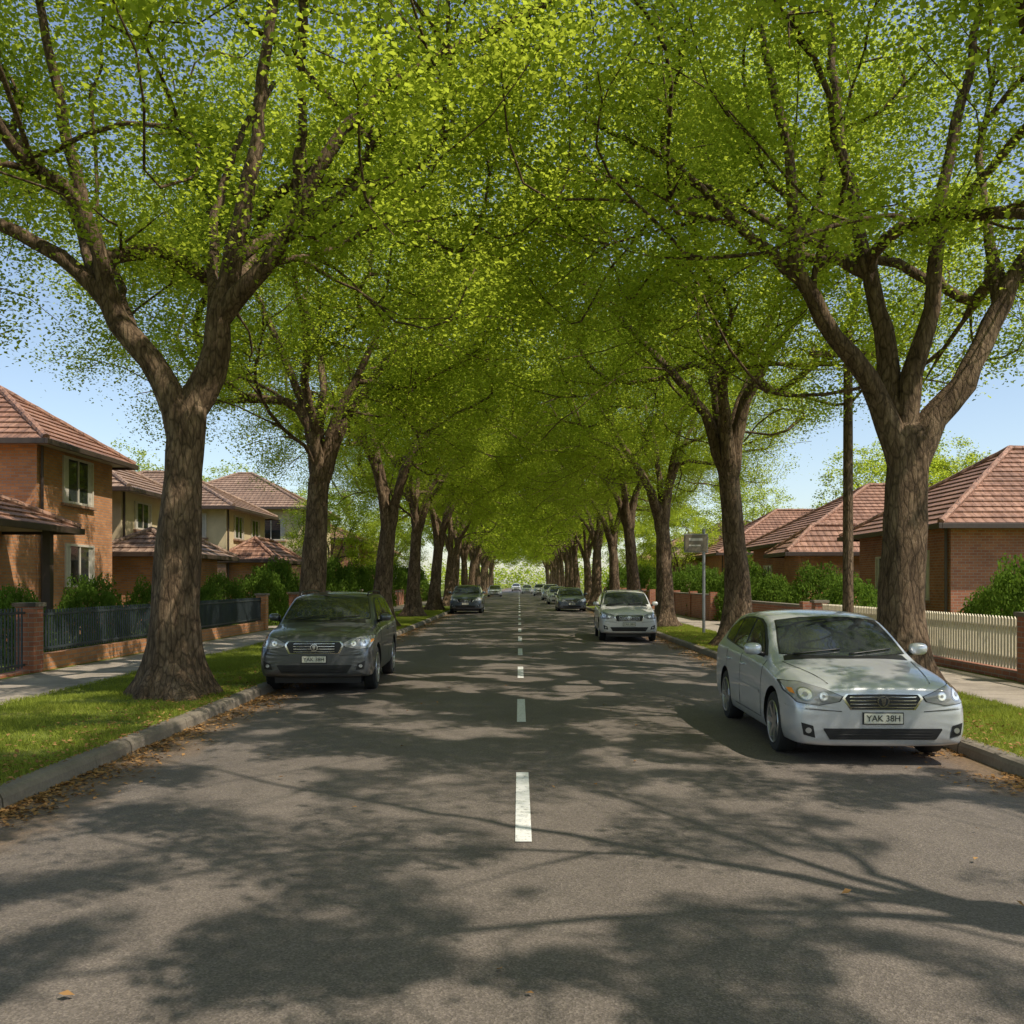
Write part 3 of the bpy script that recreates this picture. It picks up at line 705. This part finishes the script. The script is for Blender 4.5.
# ------------------------------------------------------------ cars
SEDAN = dict(L=4.5, H=1.47, wr=.325, ws=(.88, 3.5), st=[
 (0.0, .72, .22, .57, .72, .60, .74), (.04, .81, .19, .60, .755, .65, .785), (.16, .86, .18, .66, .80, .69, .84), (.45, .885, .18, .73, .86, .72, .90), (.9, .89, .18, .81, .91, .735, .955),
 (1.15, .89, .18, .85, .94, .73, .985), (1.27, .89, .18, .87, .98, .725, 1.025), (1.6, .89, .18, .895, 1.18, .69, 1.235), (1.95, .89, .18, .915, 1.355, .645, 1.405), (2.15, .89, .18, .92, 1.40, .63, 1.45),
 (2.6, .89, .18, .93, 1.43, .625, 1.48), (3.1, .89, .18, .94, 1.425, .62, 1.475), (3.6, .885, .18, .955, 1.395, .61, 1.445), (3.98, .875, .19, .965, 1.33, .61, 1.38), (4.24, .86, .2, .96, 1.18, .64, 1.21),
 (4.38, .84, .22, .92, 1.03, .65, 1.05), (4.46, .80, .26, .80, .92, .62, .94), (4.5, .70, .32, .68, .82, .55, .84)],
 wsx=[(-.68, 1.02), (-.35, 1.0), (0, .993), (.35, 1.0), (.68, 1.02), (.645, 1.16), (.575, 1.365), (.29, 1.40), (0, 1.41), (-.29, 1.40), (-.575, 1.365), (-.645, 1.16)],
 dlo=[(1.44, .985), (1.68, 1.14), (2.0, 1.31), (2.3, 1.375), (2.8, 1.39), (3.25, 1.37), (3.6, 1.32), (3.92, 1.2), (3.9, 1.05), (2.6, .975)],
 gl=[[(1.55, 1.0), (1.75, 1.13), (2.05, 1.29), (2.33, 1.352), (2.50, 1.36), (2.50, .995)], [(2.58, .995), (2.58, 1.37), (2.95, 1.365), (3.22, 1.34), (3.24, 1.02)], [(3.30, 1.02), (3.28, 1.34), (3.56, 1.295), (3.83, 1.19), (3.8, 1.07)]],
 head=[(.40, .69), (.43, .64), (.62, .605), (.81, .625), (.85, .70), (.845, .785), (.74, .805), (.57, .76)],
 grille=[(-.30, .565), (.30, .565), (.37, .67), (.34, .71), (-.34, .71), (-.37, .67)], gz=(.565, .705), intake=[(-.52, .265), (.52, .265), (.59, .375), (-.59, .375)],
 fog=[(.66, .28), (.77, .31), (.79, .43), (.68, .40)], badge=.64, platez=.475, lines=(1.40, 2.54, 3.42), sill=(.31, .95), handle=.83, mirror=(1.58, 1.0), rails=False, bump=.54)
SUV = dict(L=4.5, H=1.64, wr=.365, ws=(.9, 3.55), st=[
 (0.0, .76, .34, .64, .84, .66, .86), (.04, .84, .29, .68, .89, .72, .92), (.16, .89, .26, .78, .95, .75, .99), (.45, .92, .25, .86, 1.01, .78, 1.05), (.9, .925, .25, .92, 1.05, .79, 1.10),
 (1.1, .925, .25, .96, 1.08, .78, 1.13), (1.22, .925, .25, .98, 1.13, .77, 1.175), (1.5, .925, .25, 1.01, 1.33, .735, 1.375), (1.8, .925, .25, 1.02, 1.50, .69, 1.55), (2.0, .925, .25, 1.03, 1.555, .675, 1.605),
 (2.7, .925, .25, 1.04, 1.585, .67, 1.64), (3.4, .925, .25, 1.05, 1.575, .67, 1.63), (3.95, .92, .25, 1.07, 1.53, .67, 1.585), (4.22, .91, .26, 1.07, 1.40, .69, 1.45), (4.38, .89, .28, 1.02, 1.18, .71, 1.21),
 (4.46, .86, .3, .92, 1.04, .70, 1.06), (4.5, .78, .36, .82, .94, .64, .95)],
 wsx=[(-.73, 1.175), (-.35, 1.155), (0, 1.15), (.35, 1.155), (.73, 1.175), (.69, 1.33), (.62, 1.515), (.3, 1.555), (0, 1.56), (-.3, 1.555), (-.62, 1.515), (-.69, 1.33)],
 dlo=[(1.38, 1.10), (1.6, 1.28), (1.88, 1.46), (2.15, 1.53), (3.0, 1.54), (3.6, 1.52), (3.98, 1.43), (4.14, 1.24), (4.0, 1.14), (2.6, 1.09)],
 gl=[[(1.48, 1.11), (1.68, 1.28), (1.95, 1.45), (2.2, 1.51), (2.48, 1.515), (2.48, 1.11)], [(2.56, 1.11), (2.56, 1.515), (3.0, 1.515), (3.36, 1.505), (3.38, 1.13)], [(3.45, 1.13), (3.43, 1.50), (3.6, 1.49), (3.88, 1.40), (4.0, 1.25), (3.92, 1.15)]],
 head=[(.46, .83), (.49, .77), (.68, .735), (.86, .75), (.885, .83), (.88, .92), (.79, .935), (.6, .90)],
 grille=[(-.38, .67), (.38, .67), (.44, .80), (.40, .85), (-.40, .85), (-.44, .80)], gz=(.67, .845), intake=[(-.52, .35), (.52, .35), (.6, .48), (-.6, .48)],
 fog=[(.66, .40), (.79, .42), (.81, .55), (.69, .50)], badge=.76, platez=.57, lines=(1.38, 2.52, 3.45), sill=(.42, 1.07), handle=.95, mirror=(1.58, 1.13), rails=True, bump=.63)

def resample(poly, n):
    P = [Vector((a, b, 0)) for a, b in poly]; P.append(P[0]); d = [0]
    for a, b in zip(P[:-1], P[1:]): d.append(d[-1]+(b-a).length)
    out = []
    for k in range(n):
        t = d[-1]*k/n
        j = max(i for i in range(len(d)-1) if d[i] <= t+1e-9)
        out.append(P[j].lerp(P[j+1], (t-d[j])/(d[j+1]-d[j]+1e-9)))
    return out
def circle(cx, cz, r, n=20): return [(cx+r*math.cos(i*2*math.pi/n), cz+r*math.sin(i*2*math.pi/n)) for i in range(n)]

def build_car(name, cfg, paint, loc, rot=0., scale=1., plate='YAK 38H', low=False, sy=1.):
    e = empty(name, loc); e.rotation_euler = (0, 0, rot); e.scale = (scale, scale*sy, scale)
    st = cfg['st']; L = cfg['L']; V = []; F = []; K = 22
    for (s, w, zb, zs, ze, we, zt) in st:
        b = .3*(ze-zs); cab = min(1, max(0, (ze-zs-.16)/.2))
        h = [(0, zb), (.75*w, zb), (.95*w, zb+.03), (w*.995, zb+.13), (w*1.0, zb+.5*(zs-zb)), (.992*w, zs-.10*(1 if zs-zb > .5 else .5)), (.965*w, zs), ((.93-.01*cab)*w, zs+min(.045, b)), ((.92*w+we)/2+.02, (zs+ze)/2+.02), (we, ze), (.62*we, zt-.2*(zt-ze)), (0, zt)]
        ring = [(x, s-L/2, z) for x, z in h]+[(-x, s-L/2, z) for x, z in h[-2:0:-1]]
        V += ring
    for i in range(len(st)-1):
        for j in range(K):
            F.append((i*K+j, (i+1)*K+j, (i+1)*K+(j+1) % K, i*K+(j+1) % K))
    F.append(tuple(range(K))); F.append(tuple((len(st)-1)*K+j for j in range(K))[::-1])
    me = bpy.data.meshes.new(name+'_body'); me.from_pydata(V, [], F); me.materials.append(paint); me.materials.append(M['plastic'])
    body = bpy.data.objects.new('body', me); link(body, e)
    bm = bmesh.new(); bm.from_mesh(me); bmesh.ops.recalc_face_normals(bm, faces=bm.faces)
    bm.verts.ensure_lookup_table()
    cl = bm.edges.layers.float.get('crease_edge') or bm.edges.layers.float.new('crease_edge')
    for ed in bm.edges:
        a, b = ed.verts[0].index, ed.verts[1].index
        ja, jb = a % K, b % K
        if ja == jb:
            j = min(ja, K-ja); ed[cl] = {2: .5, 6: .38, 7: .25, 9: .42}.get(j, 0)
    bm.to_mesh(me); bm.free()
    sub = body.modifiers.new('s', 'SUBSURF'); sub.levels = 2 if low else 3; sub.render_levels = 3
    dg = bpy.context.evaluated_depsgraph_get(); dg.update(); ev = body.evaluated_get(dg); m2 = bpy.data.meshes.new_from_object(ev)
    body.modifiers.clear(); body.data = m2
    m2.polygons.foreach_set('use_smooth', [True]*len(m2.polygons))
    bvh = BVHTree.FromPolygons([v.co.copy() for v in m2.vertices], [tuple(p.vertices) for p in m2.polygons])
    wr = cfg['wr']
    bx = max(q[1] for q in st)
    cuts = []
    for s in cfg['ws']:
        for sg in (-1, 1):
            c = MB(); c.mi(paint)
            c.tube([(sg*(bx-.34), s-L/2, wr+.005), (sg*(bx+.15), s-L/2, wr+.005)], wr+.05, M['plastic'], 48)
            co = c.build('cut', None); cuts.append(co)
            co.location = (0, 0, 0)
            co.parent = e
            md = body.modifiers.new('b', 'BOOLEAN'); md.operation = 'DIFFERENCE'; md.object = co; md.solver = 'EXACT'
            try: md.material_mode = 'INDEX'
            except Exception: pass
    dg = bpy.context.evaluated_depsgraph_get(); dg.update(); ev = body.evaluated_get(dg); m3 = bpy.data.meshes.new_from_object(ev)
    body.modifiers.clear(); body.data = m3
    for c in cuts: bpy.data.objects.remove(c)
    def hit(axis, a, b, sg=1):
        if axis == 'f': r = bvh.ray_cast(Vector((a, -4, b)), Vector((0, 1, 0)))
        elif axis == 'r': r = bvh.ray_cast(Vector((a, 4, b)), Vector((0, -1, 0)))
        elif axis == 's': r = bvh.ray_cast(Vector((sg*3, a-L/2, b)), Vector((-sg, 0, 0)))
        else: r = bvh.ray_cast(Vector((a, b-L/2, 4)), Vector((0, 0, -1)))
        return r
    AX = {'f': Vector((0, -1, 0)), 'r': Vector((0, 1, 0)), 't': Vector((0, 0, 1))}
    parts = {}
    def patch(pname, poly, axis, mat, off=.005, sg=1, n=64, rings=9, mirror=False):
        if low: n = max(16, n//2); rings = max(2, rings//2)
        ax = AX.get(axis) or Vector((sg, 0, 0))
        mb = parts.setdefault(pname, MB())
        for mm in ((1, -1) if mirror else (1,)):
            B = resample([(a*mm if axis in 'fr' else a, b) for a, b in poly], n)
            c = sum(B, Vector())/n; G_ = []; cen = None
            for k in range(rings+1):
                t = k/rings; row = []
                for q in B:
                    if k == 0 and cen is not None: row.append(cen); continue
                    p = c.lerp(q, t); r = hit(axis, p.x, p.y, sg)
                    row.append(r[0]+r[1]*(off if r[1].dot(ax) > 0 else -off) if r[0] else None)
                    if k == 0: cen = row[0]
                G_.append(row)
            mi = mb.mi(mat)
            for k in range(rings):
                for j in range(n):
                    q = [G_[k][j], G_[k+1][j], G_[k+1][(j+1) % n], G_[k][(j+1) % n]]
                    if any(x is None for x in q): continue
                    if k == 0: q = [q[0], q[1], q[2]]
                    if max((q[0]-q[-1]).length, (q[0]-q[1]).length, (q[1]-q[2]).length) > .35: continue
                    nn = (q[1]-q[0]).cross(q[2]-q[0])
                    if nn.dot(ax) < 0: q = q[::-1]
                    k0 = len(mb.v); mb.v += [tuple(x) for x in q]; mb.f.append(tuple(range(k0, k0+len(q)))); mb.m.append(mi)
    def grow(poly, d):
        cx = sum(p[0] for p in poly)/len(poly); cz = sum(p[1] for p in poly)/len(poly)
        return [(cx+(a-cx)*(1+d), cz+(b-cz)*(1+d)) for a, b in poly]
    patch('windscreen_seal', grow(cfg['wsx'], .025), 'f', M['plastic'], .003, n=100)
    patch('windscreen', cfg['wsx'], 'f', M['glass'], .006, n=100)
    patch('rear_window', [(a*.9, b-.02) for a, b in cfg['wsx']], 'r', M['glass'], .006)
    for sg in (-1, 1):
        patch('window_surround', cfg['dlo'], 's', M['plastic'], .004, sg, 90)
        for gp in cfg['gl']: patch('side_window', gp, 's', M['glass'], .008, sg, 70)
        z0, z1 = cfg['sill']
        for x in cfg['lines']:
            patch('door_seam', [(x-.005, z0), (x+.005, z0), (x+.005, z1), (x-.005, z1)], 's', M['plastic'], .0025, sg, 60, 2)
        patch('door_seam', [(cfg['lines'][0], z0-.005), (cfg['lines'][1]+.3, z0-.005), (cfg['lines'][1]+.3, z0+.005), (cfg['lines'][0], z0+.005)], 's', M['plastic'], .0025, sg, 80, 2)
        patch('side_moulding', [(1.45, z0+.26), (3.02, z0+.27), (3.02, z0+.30), (1.45, z0+.29)], 's', paint, .012, sg, 60, 3)
        for hx in (2.40, 3.25):
            r = hit('s', hx, cfg['handle'], sg)
            if r[0]:
                h = MB(); x = r[0].x+sg*.025; h.tube([(x-sg*.035, hx-L/2-.09, cfg['handle']), (x, hx-L/2-.07, cfg['handle']), (x, hx-L/2+.07, cfg['handle']), (x-sg*.035, hx-L/2+.09, cfg['handle'])], .013, paint, 8); h.build('door_handle', e, smooth=True)
        ms, mz = cfg['mirror']; r = hit('s', ms, mz-.03, sg); xx = r[0].x if r[0] else sg*.85
        mb = MB(); n1, n2 = 20, 10; mi = mb.mi(paint)
        for i in range(n2+1):
            ph = math.pi*i/n2
            for j in range(n1):
                th = 2*math.pi*j/n1; p = [math.sin(ph)*math.cos(th), math.sin(ph)*math.sin(th), math.cos(ph)]
                p = [math.copysign(abs(q)**.75, q) for q in p]; p[1] = min(p[1], .3)
                mb.v.append((xx+sg*.13+p[0]*.10, ms-L/2-.02+p[1]*.09, mz+.06+p[2]*.068))
        for i in range(n2):
            for j in range(n1): mb.f.append((i*n1+j, (i+1)*n1+j, (i+1)*n1+(j+1) % n1, i*n1+(j+1) % n1)); mb.m.append(mi)
        mb.build('door_mirror', e, smooth=True)
        h = MB(); h.tube([(xx-sg*.03, ms-L/2, mz-.02), (xx+sg*.1, ms-L/2-.01, mz+.03)], .028, M['plastic'], 8); h.build('mirror_arm', e, smooth=True)
    hd = cfg['head']
    patch('headlamp_housing', grow(hd, .06), 'f', M['plastic'], .003, mirror=True)
    patch('headlamp', hd, 'f', M['lamp'], .007, mirror=True)
    hx = sum(p[0] for p in hd)/len(hd); hz = sum(p[1] for p in hd)/len(hd)
    for dx, dz, r_ in ((.075, 0, .06), (-.08, -.012, .045)):
        patch('headlamp_ring', circle(hx+dx, hz+dz, r_), 'f', M['alloy'], .009, n=32, rings=3, mirror=True)
        patch('headlamp_bulb', circle(hx+dx, hz+dz, r_*.84), 'f', M['lampin'], .012, n=32, rings=3, mirror=True)
        patch('headlamp_core', circle(hx+dx, hz+dz, r_*.32), 'f', M['lamp'], .015, n=32, rings=2, mirror=True)
    patch('indicator_lens', [(hx+.15, hz-.01), (hx+.18, hz+.0), (hx+.18, hz+.035), (hx+.15, hz+.04)], 'f', M['amber'], .009, n=24, rings=3, mirror=True)
    patch('grille_surround', grow(cfg['grille'], .07), 'f', M['chrome'], .004, n=90)
    patch('grille', cfg['grille'], 'f', M['plastic'], .008, n=90)
    z0, z1 = cfg['gz']
    for k in range(4):
        z = z0+(z1-z0)*(k+.6)/4.2; patch('grille_bar', [(-.33, z-.005), (.33, z-.005), (.33, z+.005), (-.33, z+.005)], 'f', M['chrome'], .013, n=60, rings=2)
    patch('badge', circle(0, cfg['badge'], .06), 'f', M['chrome'], .020, n=32, rings=3); patch('badge_inner', circle(0, cfg['badge'], .046), 'f', M['plastic'], .024, n=32, rings=3); patch('badge_core', [(-.012, cfg['badge']-.036), (.012, cfg['badge']-.036), (.028, cfg['badge']+.034), (-.028, cfg['badge']+.034)], 'f', M['chrome'], .028, n=16, rings=2)
    patch('lower_intake', cfg['intake'], 'f', M['plastic'], .006, n=90)
    ia = cfg['intake']; zi0, zi1 = ia[0][1], ia[2][1]
    for k in (1, 2, 3):
        z = zi0+(zi1-zi0)*k/4; patch('intake_bar', [(-.5, z-.004), (.5, z-.004), (.5, z+.004), (-.5, z+.004)], 'f', M['rubber'], .014, n=70, rings=2)
    patch('bumper_seam', [(.40, cfg['bump']-.002), (.87, cfg['bump']+.03), (.87, cfg['bump']+.038), (.40, cfg['bump']+.006)], 'f', M['plastic'], .0025, n=90, rings=2, mirror=True)
    patch('fog_lamp_recess', cfg['fog'], 'f', M['plastic'], .006, mirror=True)
    fx = sum(p[0] for p in cfg['fog'])/4; fz = sum(p[1] for p in cfg['fog'])/4
    patch('fog_lamp', circle(fx, fz, .028), 'f', M['alloy'], .012, n=24, rings=2, mirror=True)
    wb = cfg['st'][5][0]
    patch('cowl_panel', [(-.68, wb+.01), (0, wb-.05), (.68, wb+.01), (.66, wb+.13), (-.66, wb+.13)], 't', M['plastic'], .0025, n=100)
    patch('bonnet_seam', [(.50, .12), (.51, .12), (.71, wb), (.70, wb)], 't', M['plastic'], .0025, n=80, rings=2)
    patch('bonnet_seam', [(-.50, .12), (-.51, .12), (-.71, wb), (-.70, wb)], 't', M['plastic'], .0025, n=80, rings=2)
    for pn, mb in parts.items():
        if not mb.f: continue
        o = mb.build(pn, e, smooth=True)
        bm = bmesh.new(); bm.from_mesh(o.data); bmesh.ops.remove_doubles(bm, verts=bm.verts, dist=.0003); bm.to_mesh(o.data); bm.free()
    for xa, xb in ((-.55, -.02), (.05, .55)):
        pts = []
        for t in np.linspace(0, 1, 8):
            zq = cfg['wsx'][2][1]+.02+.05*t; r = hit('f', xa+(xb-xa)*t, zq)
            if r[0]: pts.append(r[0]+Vector((0, -.022, .012)))
        if len(pts) > 2: h = MB(); h.tube(pts, .009, M['plastic'], 6); h.build('wiper', e, smooth=True)
    r = hit('f', 0, cfg['platez']); py = r[0].y-.022
    h = MB(); h.box(-.19, .19, py, py+.03, cfg['platez']-.05, cfg['platez']+.05, M['plate']); h.box(-.2, .2, py+.006, py+.05, cfg['platez']-.06, cfg['platez']+.06, M['plastic']); h.build('number_plate', e, bevel=.003)
    cu = bpy.data.curves.new('plate_text', 'FONT'); cu.body = plate; cu.size = .085; cu.align_x = 'CENTER'; cu.align_y = 'CENTER'; cu.extrude = .001; cu.materials.append(M['plastic'])
    t = bpy.data.objects.new('plate_text', cu); link(t, e); t.location = (0, py-.002, cfg['platez']); t.rotation_euler = (math.pi/2, 0, 0)
    if cfg['rails']:
        for sg in (-1, 1):
            h = MB(); xs_ = .60*sg; h.tube([(xs_, 1.98-L/2, 1.57), (xs_, 2.12-L/2, 1.625), (xs_, 3.0-L/2, 1.65), (xs_, 3.75-L/2, 1.625), (xs_, 3.9-L/2, 1.56)], .016, M['plastic'], 8); h.build('roof_rail', e, smooth=True)
    h = MB(); h.box(-.7, .7, -L/2+.35, L/2-.35, .16, .30, M['plastic']); h.build('underbody', e)
    for s in cfg['ws']:
        for sg in (-1, 1):
            h = MB(); n = 40; prof_ = [(-.10, wr*.62), (-.105, wr*.80), (-.095, wr*.94), (-.07, wr*.995), (0, wr), (.07, wr*.995), (.095, wr*.94), (.105, wr*.80), (.10, wr*.66)]
            def ring(x, r): return [(sg*x, r*math.cos(2*math.pi*i/n), r*math.sin(2*math.pi*i/n)) for i in range(n)]
            def lathe(pr, mat):
                k = len(h.v); mi = h.mi(mat)
                for x, r in pr: h.v += ring(x, r)
                for a in range(len(pr)-1):
                    for i in range(n): h.f.append((k+a*n+i, k+a*n+(i+1) % n, k+(a+1)*n+(i+1) % n, k+(a+1)*n+i)); h.m.append(mi)
            lathe(prof_, M['rubber'])
            lathe([(.10, wr*.70), (.110, wr*.685), (.104, wr*.64), (.06, wr*.62), (.02, wr*.60)], M['alloy'])
            lathe([(.02, wr*.62), (.018, .001)], M['plastic'])
            lathe([(.03, wr*.2), (.085, wr*.17), (.09, wr*.1), (.085, .001)], M['alloy'])
            for q in range(7):
                an = q*2*math.pi/7; ca, sa = math.cos(an), math.sin(an)
                w0, w1 = .030, .024; r0, r1 = wr*.12, wr*.655; k = len(h.v); mi = h.mi(M['alloy'])
                for (r_, w_, xo) in ((r0, w0, .088), (r1, w1, .102), (r0, w0, .04), (r1, w1, .05)):
                    for sd_ in (-1, 1): h.v.append((sg*xo, ca*r_-sa*w_*sd_, sa*r_+ca*w_*sd_))
                for f in ((0, 1, 3, 2), (4, 6, 7, 5), (0, 2, 6, 4), (1, 5, 7, 3)): h.f.append(tuple(k+i for i in f)); h.m.append(mi)
            o = h.build('wheel', e, smooth=True); o.location = (sg*(bx-.12), s-L/2, wr); o.scale = (1, 1/sy, 1)
            bm = bmesh.new(); bm.from_mesh(o.data); bmesh.ops.recalc_face_normals(bm, faces=bm.faces)
            for ed in bm.edges: ed.smooth = ed.calc_face_angle(0) < .6 if len(ed.link_faces) == 2 else False
            bm.to_mesh(o.data); bm.free()
    return e
silver = mat_carpaint('silver_paint', (.60, .615, .64), .45, .3, .6); grey = mat_carpaint('dark_grey_paint', (.10, .105, .11), .5, .3, .6); white = mat_carpaint('white_paint', (.62, .61, .58), .1)
blue = mat_carpaint('blue_grey_paint', (.09, .11, .14))
def car(name, cfg, paint, x, yfront, rot=0., s=1., low=False, sy=1.): return build_car(name, cfg, paint, (x, yfront+cfg['L']*s*sy/2, .012), rot, s, low=low, sy=sy)
car('parked_car', SEDAN, silver, 3.48, 8.8, R(-1), .96, sy=.94)
car('parked_suv', SUV, grey, -3.25, 14.4, R(2), .97)
car('parked_suv', SUV, white, 3.3, 27.2, R(-2), .93)
car('parked_suv', SUV, blue, -3.0, 52, 0, low=True)
car('parked_car', SEDAN, blue, 3.2, 56, 0, low=True)
car('parked_car', SEDAN, white, 3.2, 75, 0, low=True); car('parked_suv', SUV, silver, 3.2, 92, 0, low=True); car('parked_car', SEDAN, silver, -3.1, 118, 0, low=True)
car('parked_suv', SUV, white, 2.9, 125, 0, low=True); car('parked_car', SEDAN, white, 1.3, 150, 0, low=True); car('parked_suv', SUV, white, -.6, 190, 0, low=True)

# ------------------------------------------------------------ light, sky, camera
su = bpy.data.lights.new('sun', 'SUN'); su.energy = 5.0; su.angle = R(.5); su.color = (1, .92, .78)
so = bpy.data.objects.new('sun', su); link(so); so.rotation_euler = tosun.to_track_quat('Z', 'Y').to_euler()
w = bpy.data.worlds.new('World'); scene.world = w; w.use_nodes = True; nt = w.node_tree; nt.nodes.clear()
sk = nt.nodes.new('ShaderNodeTexSky'); sk.sky_type = 'NISHITA'; sk.sun_disc = False; sk.sun_elevation = EL; sk.sun_rotation = AZ; sk.dust_density = .9; sk.air_density = 1.0
hs = nt.nodes.new('ShaderNodeHueSaturation'); hs.inputs['Saturation'].default_value = .9; hs.inputs['Value'].default_value = 1.2
bg = nt.nodes.new('ShaderNodeBackground'); bg.inputs[1].default_value = .15
ow = nt.nodes.new('ShaderNodeOutputWorld'); nt.links.new(sk.outputs[0], hs.inputs['Color']); nt.links.new(hs.outputs[0], bg.inputs[0]); nt.links.new(bg.outputs[0], ow.inputs[0])
cam = bpy.data.cameras.new('camera'); co = bpy.data.objects.new('camera', cam); link(co)
co.location = (0, 0, 1.75); co.rotation_euler = (math.pi/2, 0, 0)
cam.sensor_width = 36; cam.lens = 930/1024*36; cam.shift_y = 71/1024; cam.shift_x = -7/1024; cam.clip_end = 3000; cam.clip_start = .05
scene.camera = co
scene.view_settings.view_transform = 'Standard'; scene.view_settings.look = 'None'; scene.view_settings.exposure = 0
